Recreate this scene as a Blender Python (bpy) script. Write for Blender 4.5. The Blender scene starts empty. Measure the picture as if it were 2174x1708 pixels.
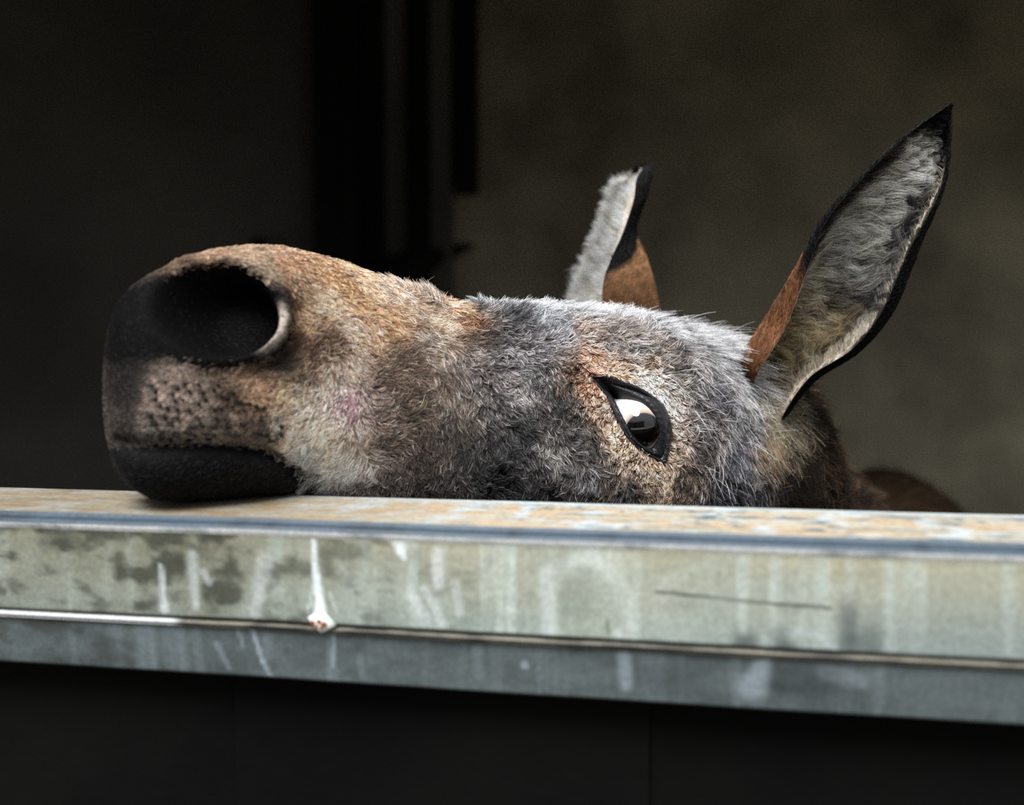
import bpy, math, random
import numpy as np
from mathutils import Vector, kdtree
rng = np.random.default_rng(7); random.seed(7)
scene = bpy.context.scene
COL = scene.collection

# ------------------------------------------------------------------ camera
CAMZ = 1.15
PITCH = math.atan(110/2080)
cam_d = bpy.data.cameras.new('camera'); cam = bpy.data.objects.new('camera', cam_d); COL.objects.link(cam)
cam.location = (0, 0, CAMZ); cam.rotation_euler = (math.pi/2-PITCH, 0, 0)
cam_d.sensor_width = 36; cam_d.lens = 36*2080/2174; cam_d.clip_start = .02
cam_d.dof.use_dof = True; cam_d.dof.focus_distance = .672; cam_d.dof.aperture_fstop = 3.4
scene.camera = cam
scene.view_settings.view_transform = 'Standard'
try: scene.view_settings.look = 'None'
except Exception: pass
scene.view_settings.gamma = 1.0; scene.view_settings.use_curve_mapping = False
scene.view_settings.exposure = 0.25
scene.cycles.use_denoising = False      # keeps the single hairs; the remaining grain is like the photograph's
scene.cycles.max_bounces = 6; scene.cycles.diffuse_bounces = 3

# ------------------------------------------------------------------ sky: plain overcast, brighter overhead
wd = bpy.data.worlds.new('overcast_sky'); scene.world = wd; wd.use_nodes = True
nt = wd.node_tree; bg = nt.nodes['Background']
tc = nt.nodes.new('ShaderNodeTexCoord'); sx = nt.nodes.new('ShaderNodeSeparateXYZ'); cr = nt.nodes.new('ShaderNodeValToRGB')
nt.links.new(tc.outputs['Generated'], sx.inputs[0]); nt.links.new(sx.outputs['Z'], cr.inputs[0])
cr.color_ramp.elements[0].position = 0.0; cr.color_ramp.elements[0].color = (.40, .42, .44, 1)
cr.color_ramp.elements[1].position = 1.0; cr.color_ramp.elements[1].color = (.84, .86, .88, 1)
nt.links.new(cr.outputs[0], bg.inputs[0]); bg.inputs[1].default_value = 1.0
sun_d = bpy.data.lights.new('veiled_sun', 'SUN'); sun = bpy.data.objects.new('veiled_sun', sun_d); COL.objects.link(sun)
sun_d.energy = 5.2; sun_d.angle = math.radians(36); sun_d.color = (.98, .99, 1)
sun.rotation_euler = Vector((.25, .66, -1.0)).to_track_quat('-Z', 'Y').to_euler()   # travels down, away from the camera, a little left

# ------------------------------------------------------------------ pixel -> place helpers
F = np.array([0, math.cos(PITCH), -math.sin(PITCH)]); U = np.array([0, math.sin(PITCH), math.cos(PITCH)])
O = np.array([0, 0, CAMZ])
def ray(x, y): return F + np.array([1., 0, 0])*(x-1087)/2080 + U*(854-y)/2080
def at(x, y, d):
    r = ray(x, y); return O + r*(d/r[1])
def project(Pt):
    q = Pt-O; f = q@F
    return np.stack([1087+2080*q[..., 0]/f, 854-2080*(q@U)/f], -1), f
def lin(c):
    c = np.asarray(c, float)/255.
    return np.where(c <= .04045, c/12.92, ((c+.055)/1.055)**2.4)

# ------------------------------------------------------------------ object helpers
def link_mesh(name, verts, faces, mat=None, parent=None, smooth=True, col=None):
    me = bpy.data.meshes.new(name); me.from_pydata([tuple(map(float, v)) for v in verts], [], [tuple(map(int, f)) for f in faces])
    me.update()
    if smooth: me.polygons.foreach_set('use_smooth', np.ones(len(me.polygons), bool))
    if col is not None:
        at_ = me.color_attributes.new('coat', 'FLOAT_COLOR', 'POINT')
        c4 = np.ones((len(verts), 4), np.float32); c4[:, :3] = col; at_.data.foreach_set('color', c4.ravel())
    if mat: me.materials.append(mat)
    ob = bpy.data.objects.new(name, me); COL.objects.link(ob)
    if parent: ob.parent = parent
    return ob
def box(name, lo, hi, mat, parent=None, rot=0, bevel=0):
    x0, y0, z0 = lo; x1, y1, z1 = hi
    v = [(x0,y0,z0),(x1,y0,z0),(x1,y1,z0),(x0,y1,z0),(x0,y0,z1),(x1,y0,z1),(x1,y1,z1),(x0,y1,z1)]
    f = [(0,3,2,1),(4,5,6,7),(0,1,5,4),(1,2,6,5),(2,3,7,6),(3,0,4,7)]
    ob = link_mesh(name, v, f, mat, parent, smooth=False)
    if bevel:
        m = ob.modifiers.new('b', 'BEVEL'); m.width = bevel; m.segments = 2
    return ob
def tag(o, label=None, cat=None, kind=None, group=None):
    if label: o['label'] = label
    if cat: o['category'] = cat
    if kind: o['kind'] = kind
    if group: o['group'] = group
    return o
def grid_faces(n, m, closed=False):
    i = np.arange(n-1)[:, None]; j = np.arange(m if closed else m-1)[None]
    j2 = (j+1) % m
    return np.stack([(i*m+j), (i*m+j2), ((i+1)*m+j2), ((i+1)*m+j)], -1).reshape(-1, 4)
def mat_noise(name, c1, c2, scale, rough=.9, bump=.3, bscale=None, metal=0, coord='Object', stretch=(1, 1, 1), detail=6, spec=.3):
    m = bpy.data.materials.new(name); m.use_nodes = True; n = m.node_tree; b = n.nodes['Principled BSDF']
    t = n.nodes.new('ShaderNodeTexCoord'); mp = n.nodes.new('ShaderNodeMapping'); mp.inputs['Scale'].default_value = stretch
    no = n.nodes.new('ShaderNodeTexNoise'); no.inputs['Scale'].default_value = scale; no.inputs['Detail'].default_value = detail
    r = n.nodes.new('ShaderNodeValToRGB'); r.color_ramp.elements[0].position = .35; r.color_ramp.elements[1].position = .68
    r.color_ramp.elements[0].color = (*lin(c1), 1); r.color_ramp.elements[1].color = (*lin(c2), 1)
    n.links.new(t.outputs[coord], mp.inputs[0]); n.links.new(mp.outputs[0], no.inputs['Vector'])
    n.links.new(no.outputs['Fac'], r.inputs[0]); n.links.new(r.outputs[0], b.inputs['Base Color'])
    b.inputs['Roughness'].default_value = rough; b.inputs['Metallic'].default_value = metal; b.inputs['Specular IOR Level'].default_value = spec
    if bump:
        bn = n.nodes.new('ShaderNodeTexNoise'); bn.inputs['Scale'].default_value = bscale or scale*6; bn.inputs['Detail'].default_value = 5
        n.links.new(mp.outputs[0], bn.inputs['Vector'])
        bp = n.nodes.new('ShaderNodeBump'); bp.inputs['Strength'].default_value = bump; bp.inputs['Distance'].default_value = .004
        n.links.new(bn.outputs['Fac'], bp.inputs['Height']); n.links.new(bp.outputs[0], b.inputs['Normal'])
    return m
def mat_attr(name, attr, rough=.6, spec=.3, metal=0, grain=0, gscale=900, bump=0, bscale=1500, coat=0):
    m = bpy.data.materials.new(name); m.use_nodes = True; n = m.node_tree; b = n.nodes['Principled BSDF']
    a = n.nodes.new('ShaderNodeAttribute'); a.attribute_name = attr
    out = a.outputs['Color']
    t = n.nodes.new('ShaderNodeTexCoord')
    if grain:
        no = n.nodes.new('ShaderNodeTexNoise'); no.inputs['Scale'].default_value = gscale; no.inputs['Detail'].default_value = 4
        n.links.new(t.outputs['Object'], no.inputs['Vector'])
        mr = n.nodes.new('ShaderNodeMapRange'); mr.inputs[1].default_value = .3; mr.inputs[2].default_value = .7
        mr.inputs[3].default_value = 1-grain; mr.inputs[4].default_value = 1+grain
        n.links.new(no.outputs['Fac'], mr.inputs[0])
        vm = n.nodes.new('ShaderNodeVectorMath'); vm.operation = 'SCALE'
        n.links.new(out, vm.inputs[0]); n.links.new(mr.outputs[0], vm.inputs['Scale']); out = vm.outputs[0]
    n.links.new(out, b.inputs['Base Color'])
    if bump:
        bn = n.nodes.new('ShaderNodeTexNoise'); bn.inputs['Scale'].default_value = bscale; bn.inputs['Detail'].default_value = 3
        n.links.new(t.outputs['Object'], bn.inputs['Vector'])
        bp = n.nodes.new('ShaderNodeBump'); bp.inputs['Strength'].default_value = bump; bp.inputs['Distance'].default_value = .001
        n.links.new(bn.outputs['Fac'], bp.inputs['Height']); n.links.new(bp.outputs[0], b.inputs['Normal'])
    b.inputs['Roughness'].default_value = rough; b.inputs['Metallic'].default_value = metal; b.inputs['Specular IOR Level'].default_value = spec
    b.inputs['Coat Weight'].default_value = coat; b.inputs['Coat Roughness'].default_value = .02
    return m

# ------------------------------------------------------------------ stable: shell
concrete = mat_noise('old_render', (142, 138, 120), (214, 206, 182), 2.4, .95, .5, 14)
darkconc = mat_noise('dark_render', (88, 86, 80), (126, 122, 114), 1.3, .95, .4, 10)  # dark render; on the pier it carries the light falloff to the left
floorm = mat_noise('stable_floor', (58, 50, 38), (88, 76, 54), 5, 1, .6, 60)
yardm = mat_noise('yard_concrete', (96, 94, 88), (128, 125, 118), 2, .95, .3, 40)
ceilm = mat_noise('ceiling_boards_paint', (28, 26, 23), (46, 42, 36), 3, .95, .3, 20)
blackwood = mat_noise('black_timber', (12, 11, 10), (26, 23, 20), 12, .85, .4, 60, stretch=(3, 3, .3))
def S(o): o['kind'] = 'structure'; return o
S(box('floor', (-2.6, .36, -.12), (2.6, 3.3, 0), floorm))
S(box('floor_yard', (-7, -6, -.14), (7, .36, -.02), yardm))
S(box('wall_back', (-2.6, 3.0, 0), (2.6, 3.2, 2.35), concrete))
# left wall with a low unseen window, added to brighten pier and back wall
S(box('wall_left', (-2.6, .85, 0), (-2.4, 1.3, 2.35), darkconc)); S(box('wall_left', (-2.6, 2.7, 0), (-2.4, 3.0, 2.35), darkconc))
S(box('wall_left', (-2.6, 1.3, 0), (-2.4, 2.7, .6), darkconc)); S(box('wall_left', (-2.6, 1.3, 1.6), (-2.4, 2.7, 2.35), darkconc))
S(box('floor_lane', (-9, .36, -.14), (-2.6, 3.2, -.02), floorm))
# right wall with an unseen side doorway, added to light the back wall
S(box('wall_right', (2.4, .25, 0), (2.6, .7, 2.35), concrete)); S(box('wall_right', (2.4, 2.85, 0), (2.6, 3.0, 2.35), concrete))
S(box('wall_right', (2.4, .7, 1.6), (2.6, 2.85, 2.35), concrete))
S(box('floor_passage', (2.6, .25, -.14), (9, 3.2, -.02), floorm))
S(box('ceiling', (-2.6, .74, 2.35), (2.6, 3.2, 2.47), ceilm))
S(box('wall_front_left', (-2.6, .62, 0), (-1.15, .85, 2.35), concrete))
S(box('wall_front_right', (1.05, .25, 0), (2.4, .45, 2.35), concrete))
S(box('trim_lintel', (-1.15, .74, 2.05), (1.05, .88, 2.35), blackwood))
# pier on the back wall's left, the light falloff put into darker render
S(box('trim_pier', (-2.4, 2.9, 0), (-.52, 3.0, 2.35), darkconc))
# black upright timbers, hung cloths of cobweb-dark boards and a bracket on the back wall
p = tag(box('timber_post', (-.56, 2.78, 0), (-.44, 2.9, 2.35), blackwood, bevel=.008), 'black upright timber post against the back wall, left of centre', 'post')
bd = bpy.data.objects.new('board_partition', None); COL.objects.link(bd); bd.location = (0, 0, 0)
tag(bd, 'dark vertical board partition beside the black post on the back wall', 'partition')
for k, (x0, x1, z0, yy) in enumerate([(-.44, -.37, 0, 2.86), (-.368, -.305, 0, 2.875), (-.30, -.245, 0, 2.85), (-.24, -.175, 0, 2.88), (-.17, -.10, 1.62, 2.87)]):
    box('board', (x0, yy, z0), (x1, 2.998, 2.35), blackwood if k in (0, 2, 4) else darkconc, bd, bevel=.004)
# curved strut, dark, out of focus
def sweep(name, pts, rads, mat, parent=None, seg=10, flat=1.0, col=None):
    pts = np.array(pts, float); n = len(pts); V = []
    T = np.gradient(pts, axis=0); T /= np.linalg.norm(T, axis=1)[:, None]
    for i in range(n):
        s = np.cross(T[i], [0, 0, 1.]); 
        if np.linalg.norm(s) < .1: s = np.array([1., 0, 0])
        s /= np.linalg.norm(s); u = np.cross(s, T[i])
        for k in range(seg):
            a = 2*math.pi*k/seg; V.append(pts[i]+rads[i]*(math.cos(a)*s*flat+math.sin(a)*u))
    Fc = [tuple(f) for f in grid_faces(n, seg, True)]
    Fc += [tuple(range(seg))[::-1], tuple((n-1)*seg+k for k in range(seg))]
    return link_mesh(name, V, Fc, mat, parent, col=col)
hk = sweep('wall_bracket', [at(815, 585, 2.84), at(850, 572, 2.86), at(890, 558, 2.88), at(930, 544, 2.9), at(970, 530, 2.93), at(1005, 518, 2.97)], [.045, .05, .045, .032, .018, .006], blackwood)
tag(hk, 'dark horn-shaped bracket sticking out of the back wall above the muzzle', 'bracket')
hk = sweep('wall_hook', [at(545, 540, 2.95), at(547, 528, 2.9), at(549, 514, 2.87), at(551, 503, 2.87)], [.03, .026, .018, .012], blackwood)
tag(hk, 'small black hook on the back wall just above the nose', 'hook')

# yard on the camera's side: the opposite stable row, so that eye and metal have something to mirror
op = bpy.data.objects.new('opposite_stable', None); COL.objects.link(op); tag(op, 'low stable building across the yard behind the viewer', 'building')
wallm = mat_noise('opposite_wall_render', (70, 64, 56), (110, 102, 90), 2, .95, .2)
roofm = mat_noise('opposite_roof_sheet', (60, 62, 66), (84, 86, 90), 4, .7, .2)
box('wall', (-6, -5.2, 0), (2.2, -5.0, 2.3), wallm, op)
link_mesh('roof', [(-6.2, -4.8, 2.2), (2.4, -4.8, 2.2), (2.4, -6.2, 3.3), (-6.2, -6.2, 3.3), (-6.2, -4.8, 2.28), (2.4, -4.8, 2.28), (2.4, -6.2, 3.38), (-6.2, -6.2, 3.38)],
          [(0, 1, 2, 3), (7, 6, 5, 4), (0, 4, 5, 1), (1, 5, 6, 2), (2, 6, 7, 3), (3, 7, 4, 0)], roofm, op, smooth=False)
box('door', (-2.2, -5.0, 0), (-1.1, -4.94, 2.0), blackwood, op)

# ------------------------------------------------------------------ gate
# local frame: X along the gate, D behind its front plane, Z up
G0 = np.array([0., .5, 0]); gx = np.array([1., -.18, 0]); gx /= np.linalg.norm(gx); gd = np.array([-gx[1], gx[0], 0])
def gpt(X, D, Z): return G0+gx*X+gd*D+np.array([0, 0, CAMZ+Z])
def gpix(x, y, D=0.):     # pixel -> (X, Z) on the gate's plane D
    r = ray(x, y); t = ((G0+gd*D)@gd)/(r@gd); q = r*t
    return (q-G0)@gx, q[2]
def gpix_top(x, y, Z=-.091):
    r = ray(x, y); t = Z/r[2]; q = r*t; return (q-G0)@gx, (q-G0)@gd
def vnoise(x, y, seed):
    r = np.random.default_rng(seed); tab = r.random((64, 64)).astype(np.float32)
    xi = np.floor(x).astype(int); yi = np.floor(y).astype(int); fx = x-xi; fy = y-yi
    fx = fx*fx*(3-2*fx); fy = fy*fy*(3-2*fy)
    g = lambda a, b: tab[a % 64, b % 64]
    return (g(xi, yi)*(1-fx)+g(xi+1, yi)*fx)*(1-fy)+(g(xi, yi+1)*(1-fx)+g(xi+1, yi+1)*fx)*fy
def fbm(x, y, seed, o=4):
    s = 0; a = .5
    for k in range(o): s = s+a*vnoise(x*2**k, y*2**k, seed+k); a *= .5
    return s/(1-.5**o)
def mix(a, b, f): f = np.clip(f, 0, 1)[..., None]; return a*(1-f)+np.asarray(b)*f
gate = bpy.data.objects.new('stable_gate', None); COL.objects.link(gate); gate.location = (0, .5, 0)
tag(gate, 'galvanised steel stable gate with a broad worn top rail the donkey rests on', 'gate')
def strip(name, prof, colf, mat, x0=-1.12, x1=1.02, nx=900, sub=1):
    prof = np.array(prof, float); pr = [prof[0]]
    for k in range(1, len(prof)):
        L = np.linalg.norm(prof[k]-prof[k-1]); m = max(1, int(L/.0011)) if sub else 1
        for q in range(1, m+1): pr.append(prof[k-1]+(prof[k]-prof[k-1])*q/m)
    pr = np.array(pr); u = np.linspace(-1, 1, nx)
    X = np.where(u < 0, x0*np.abs(u)**1.9, x1*np.abs(u)**1.9)   # fine near the middle
    XX, DD = np.meshgrid(X, pr[:, 0], indexing='ij'); ZZ = np.broadcast_to(pr[:, 1], XX.shape)
    V = G0+gx*XX[..., None]+gd*DD[..., None]+np.array([0, 0, CAMZ])+np.array([0, 0, 1.])*ZZ[..., None]
    V = V+gd*((fbm(XX*9, ZZ*40+DD*30, 31)-.5)*.0016)[..., None]+np.array([0,0,1.])*((fbm(XX*7, DD*20, 35)-.5)*.0012)[..., None]
    C = colf(XX, DD, ZZ)*.85
    ob = link_mesh(name, V.reshape(-1, 3)-np.array([0, .5, 0]), grid_faces(*XX.shape), mat, gate, col=C.reshape(-1, 3)); return ob
galv = mat_attr('galvanised_steel', 'coat', rough=.55, spec=.5, metal=.15, grain=.16, gscale=420, bump=.25, bscale=260)
galv_worn = mat_attr('worn_rail_top', 'coat', rough=.6, spec=.4, metal=.05, grain=.16, gscale=300, bump=.3, bscale=200)
def blob(X, Z, cx, cz, rx, rz, p=2):
    return np.exp(-(np.abs((X-cx)/rx)**p+np.abs((Z-cz)/rz)**p))
def seg_d(X, Z, a, b):
    ax, az = a; bx, bz = b; L = (bx-ax)**2+(bz-az)**2
    t = np.clip(((X-ax)*(bx-ax)+(Z-az)*(bz-az))/L, 0, 1)
    return np.hypot(X-ax-t*(bx-ax), Z-az-t*(bz-az)), t
def top_col(X, D, Z):
    n = fbm(X*38+D*20, D*150, 3); n2 = fbm(X*80, D*90-X*30, 9); n3 = fbm(X*14, D*30, 13)
    c = mix(np.broadcast_to(lin((190, 182, 162)), X.shape+(3,)), lin((197, 173, 142)), (n-.42)*4.5)
    c = mix(c, lin((196, 204, 205)), (n2-.5)*5*np.clip((n3-.3)*4, 0, 1))
    sw = fbm(X*30+fbm(X*20, D*60, 5)*3, D*120+3*n3, 17)
    c = mix(c, lin((104, 120, 130)), 1.1*np.exp(-((sw-.5)/.035)**2)*np.clip((X+.08)*9, .25, 1))
    c = mix(c, lin((196, 206, 208)), np.exp(-((D-.068)/.006)**2)*.8)
    c = mix(c, lin((120, 105, 82)), np.clip((-.02-X)*6, 0, .85)*(.45+.7*n))     # darker to the left: the nose's shadow put into the colour
    return c
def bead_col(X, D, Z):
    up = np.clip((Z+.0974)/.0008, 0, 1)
    c = mix(np.broadcast_to(lin((248, 250, 250)), X.shape+(3,)), lin((66, 80, 92)), up)  # dark reflection above and white highlight below, both painted into the colour
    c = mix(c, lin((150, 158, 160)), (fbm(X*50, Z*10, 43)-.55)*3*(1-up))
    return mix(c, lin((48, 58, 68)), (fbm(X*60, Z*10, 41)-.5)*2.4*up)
marks = [(665,1150,668,1205,5,5,.8), (668,1205,682,1318,5,11,1.0), (652,1300,668,1240,3,3,.35),
         (848,1146,850,1170,16,8,.9), (850,1168,856,1184,8,5,.8), (926,1175,930,1240,11,9,.45), (406,1180,415,1290,11,9,.32),
         (340,1200,348,1295,3,7,.55), (560,1190,540,1300,14,12,.3), (430,1215,442,1238,8,6,.3), (700,1262,714,1300,5,3,.25),
         (870,1255,905,1320,9,12,.35), (900,1250,940,1325,8,8,.3), (965,1240,975,1300,9,8,.25), (1160,1215,1165,1340,14,12,.3), (1170,1210,1250,1170,10,10,.16), (1250,1170,1300,1230,10,8,.15), (1300,1230,1335,1330,6,5,.15), (1310,1345,1312,1340,8,5,.6)]
lmarks = [(530,1330,552,1410,6,5,.55), (552,1410,566,1440,5,5,.4), (500,1328,512,1380,6,4,.3), (706,1350,702,1420,4,4,.4),
          (1325,1395,1330,1460,14,14,.4), (1625,1398,1600,1462,14,30,.45), (1112,1415,1116,1418,10,6,.5), (455,1370,480,1425,8,6,.25), (1760,1430,1830,1450,20,16,.22),
          (760,1400,765,1440,8,8,.15), (1010,1380,1015,1440,12,12,.12)]
def face_col(X, D, Z):
    n = fbm(X*30, Z*60, 51); n2 = fbm(X*90, Z*120, 55); n3 = fbm(X*8, Z*8, 59); st = fbm(X*130, Z*9, 61)
    h = np.clip((Z+.147)/.047, 0, 1)
    c = mix(np.broadcast_to(lin((150, 162, 156)), X.shape+(3,)), lin((176, 172, 146)), h*1.1*(.3+n))
    c = mix(c, lin((196, 206, 198)), (st-.52)*2.6)
    c = mix(c, lin((112, 114, 98)), np.clip((-.01-X)*5, 0, .75)*(.35+n))
    c = mix(c, lin((56, 58, 48)), np.clip((n2*.7+n*.5-.57)*6, 0, 1)*np.clip(.12-X*4.5, 0.04, .85))
    c = mix(c, lin((120, 130, 132)), np.clip((X-.1)*5, 0, .5)*(1-h))
    for (x0, y0, x1, y1, w0, w1, s) in marks:
        a = gpix(x0, y0); b = gpix(x1, y1); d, t = seg_d(X, Z, a, b); w = (w0+(w1-w0)*t)/3300*(.75+.7*n2)
        c = mix(c, lin((232, 238, 240)), s*np.exp(-(d/w)**4))
    for (x, y, rx, ry, wd_, s, cc) in ((1255, 1300, 84, 112, .13, .34, (214, 222, 214)), (1590, 1300, 190, 110, .10, .14, (206, 214, 208)), (820, 1330, 60, 90, .12, .2, (200, 206, 196)), (1700, 1400, 75, 60, .15, .3, (190, 200, 204)), (560, 1300, 50, 80, .15, .2, (190, 196, 188))):
        q = gpix(x, y); rr_ = np.hypot((X-q[0])/(rx/4200), (Z-q[1])/(ry/4200))+.12*(n-.5); c = mix(c, lin(cc), s*np.exp(-((rr_-1)/wd_)**2))
    q = gpix(1255, 1310); c = mix(c, lin((150, 156, 138)), .5*blob(X, Z, q[0], q[1], 70/4200, 90/4200, 4))
    # dark scrape
    a = gpix(1392, 1255); b = gpix(1500, 1268); c_ = gpix(1762, 1291)
    for p0, p1 in ((a, b), (b, c_)):
        d, t = seg_d(X, Z+(fbm(X*60, X*0, 71)-.5)*.0012, p0, p1); c = mix(c, lin((52, 56, 52)), .9*np.exp(-(d/.00075)**2)*(.5+n2))
    # dark worn half-moons low down
    for (x, y, rx, ry, s) in ((1583, 1372, 28, 34, .75), (1655, 1362, 20, 32, .6), (1672, 1385, 22, 24, .6), (1800, 1330, 22, 60, .6), (1835, 1400, 40, 80, .6), (1290, 1330, 5, 18, .6), (1525, 1222, 3, 9, .4), (440, 1190, 4, 3, .8), (756, 1258, 3, 3, .8), (1220, 1260, 50, 60, .18)):
        q = gpix(x, y); c = mix(c, lin((66, 72, 72)), s*blob(X, Z, q[0], q[1], rx/4300, ry/4300, 4))
    c = mix(c, lin((48, 46, 38)), .85*np.exp(-((Z+.1466)/.0008)**2)*(.5+n))
    return c
def lip_col(X, D, Z):
    n = fbm(X*50, Z*300, 81); c = mix(np.broadcast_to(lin((112, 108, 96)), X.shape+(3,)), lin((62, 60, 54)), (n-.4)*4)
    q = gpix(345, 1300); return mix(c, lin((225, 228, 228)), np.clip((q[0]+.012-X)*120, 0, .8))  # left end whitened: a sharp highlight painted into the colour
def low_col(X, D, Z):
    n = fbm(X*30, Z*60, 91); n2 = fbm(X*80, Z*110, 95); st = fbm(X*110, Z*7, 99)
    c = mix(np.broadcast_to(lin((92, 102, 103)), X.shape+(3,)), lin((60, 67, 69)), (n-.35)*2)
    c = mix(c, lin((124, 136, 142)), (st-.5)*2)
    c = mix(c, lin((58, 60, 54)), np.clip((n2-.5)*3, 0, .6)*np.clip(-X*5, .1, 1))
    for (x0, y0, x1, y1, w0, w1, s) in lmarks:
        a = gpix(x0, y0); b = gpix(x1, y1); d, t = seg_d(X, Z, a, b); w = (w0+(w1-w0)*t)/4100*(.8+.5*n2)
        c = mix(c, lin((176, 190, 200)), s*np.exp(-(d/w)**4))
    for (x, y, rx, ry, s) in ((1430, 1450, 90, 45, .35), (1720, 1440, 80, 40, .45), (1560, 1410, 40, 22, .3)):
        q = gpix(x, y); c = mix(c, lin((52, 60, 62)), s*blob(X, Z, q[0], q[1], rx/4300, ry/4300, 4))
    return c
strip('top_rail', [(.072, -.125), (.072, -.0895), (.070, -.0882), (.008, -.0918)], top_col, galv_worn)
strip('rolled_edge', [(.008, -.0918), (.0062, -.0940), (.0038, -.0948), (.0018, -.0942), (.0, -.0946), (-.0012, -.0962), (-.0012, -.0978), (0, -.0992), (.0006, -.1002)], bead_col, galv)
strip('front_face', [(.0006, -.1002), (.0004, -.1465), (.003, -.1478)], face_col, galv)
strip('folded_lip', [(.003, -.1478), (-.0002, -.1486), (-.0010, -.1494), (-.0004, -.1502), (.001, -.1506), (-.0002, -.1512), (.002, -.1522)], lip_col, galv)
strip('lower_flange', [(.002, -.1522), (.005, -.1788), (.008, -.1805), (.035, -.182)], low_col, galv)
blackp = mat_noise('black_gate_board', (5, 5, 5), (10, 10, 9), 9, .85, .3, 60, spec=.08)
def gbox(name, X0, X1, D0, D1, Z0, Z1, mat, parent=gate):
    v = [gpt(X, D, Z)-np.array([0, .5, 0]) for Z in (Z0, Z1) for (X, D) in ((X0, D0), (X1, D0), (X1, D1), (X0, D1))]
    f = [(0,3,2,1),(4,5,6,7),(0,1,5,4),(1,2,6,5),(2,3,7,6),(3,0,4,7)]
    return link_mesh(name, v, f, mat, parent, smooth=False)
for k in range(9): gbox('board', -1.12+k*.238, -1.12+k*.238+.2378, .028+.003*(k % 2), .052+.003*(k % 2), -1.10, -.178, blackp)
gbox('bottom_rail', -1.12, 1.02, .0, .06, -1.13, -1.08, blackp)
# bird-dropping crust with rusty crumbs that hangs over the folded lip
def crust():
    pts = []; cx, cz = gpix(684, 1322); 
    ring = [(-30, -14), (-12, -22), (2, -24), (14, -14), (33, 2), (14, 14), (2, 20), (-14, 10)]
    V = [gpt(cx, -.0052, cz-.001)]
    for (dx, dy) in ring: V.append(gpt(cx+dx*.6/4100, -.0046, cz-dy*.6/4100))
    for (dx, dy) in ring: V.append(gpt(cx+dx/4100, -.0022, cz-dy/4100))
    for (dx, dy) in ring: V.append(gpt(cx+dx*1.02/4100, .002, cz-dy/4100))
    Fc = [(0, 1+k, 1+(k+1) % 8) for k in range(8)]
    for r in (0, 1):
        for k in range(8): a = 1+r*8+k; b = 1+r*8+(k+1) % 8; Fc.append((a, a+8, b+8, b))
    ob = link_mesh('dried_splash', np.array(V)-np.array([0, .5, 0]), Fc, mat_noise('dried_splash', (226, 226, 218), (240, 242, 240), 300, .8, .4, 900), gate)
    ob['label'] = 'white dried splash crusted on the folded lip'
    rust = mat_noise('rust_crumb', (120, 66, 36), (176, 108, 66), 500, .9, .4, 900)
    for (dx, dy, r) in ((-14, -6, .0017), (0, -10, .0014), (12, -4, .0018), (-4, 2, .0013), (6, 4, .0011)):
        c = gpt(cx+dx/4100, -.0052, cz-dy/4100)-np.array([0, .5, 0]); vs = []
        for i in range(4):
            for j in range(6):
                th = math.pi*(i+.5)/4; ph = 2*math.pi*j/6; rr = r*(.8+.4*random.random())
                vs.append(c+rr*np.array([math.sin(th)*math.cos(ph), math.sin(th)*math.sin(ph)*.6, math.cos(th)*.8]))
        fs = [tuple(f) for f in grid_faces(4, 6, True)]+[tuple(range(6))[::-1], tuple(18+j for j in range(6))]
        link_mesh('rust_crumb', vs, fs, rust, gate)
crust()
postm = mat_noise('gate_post_steel', (90, 96, 98), (120, 126, 128), 12, .6, .2)
for X0 in (-1.2, 1.03):
    po = gbox('gate_post', X0, X0+.07, -.005, .075, -CAMZ, .05, postm, None)
    po.location = (0, .5, 0)
    tag(po, 'steel gate post at the %s end of the gate' % ('left' if X0 < 0 else 'right'), 'post')

# ------------------------------------------------------------------ donkey: one swept skin from nose to rump
N0 = np.array([-.22, .56, 0]); P0 = np.array([.17, .80, 0]); AX = (P0-N0)/np.linalg.norm(P0-N0); WV = np.array([AX[1], -AX[0], 0])
HZ = np.array([0, 0, 1.])
def hp(s, z, w): return N0+AX*s+WV*w+HZ*(z+CAMZ)
def hcoord(Pt): q = Pt-N0-HZ*CAMZ; return q@AX, q@HZ, q@WV
top = np.array([(-.012,-.030),(-.0115,-.005),(-.009,.012),(-.004,.026),(.004,.036),(.0164,.0445),(.0354,.0535),(.0491,.0595),(.0718,.0635),(.0893,.064),(.1073,.061),(.1291,.0568),(.155,.048),(.1752,.041),(.1997,.0345),(.2196,.0285),(.244,.0275),(.2713,.0275),(.2957,.0265),(.3253,.0245),(.3562,.0215),(.3838,.0145),(.4126,.0065),(.4426,-.002),(.47,-.014)])
bot = np.array([(-.012,-.034),(-.011,-.050),(-.007,-.066),(.0,-.077),(.012,-.086),(.03,-.0885),(.06,-.0885),(.08,-.0875),(.10,-.088),(.13,-.098),(.16,-.112),(.2,-.130),(.25,-.150),(.3,-.17),(.35,-.185),(.39,-.185),(.43,-.18),(.47,-.18)])
hwd = np.array([(-.012,.002),(-.0115,.010),(-.009,.018),(-.004,.026),(.004,.033),(.02,.040),(.04,.0435),(.07,.0435),(.09,.040),(.12,.037),(.16,.040),(.2,.047),(.24,.057),(.28,.068),(.31,.0745),(.34,.076),(.37,.072),(.40,.066),(.44,.060),(.47,.062)])
NH = 420; s_h = -.012+(.47+.012)*np.linspace(0, 1, NH)**1.0
s_h[:20] = -.012+(s_h[20]+.012)*(np.arange(20)/20.)**2
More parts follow.
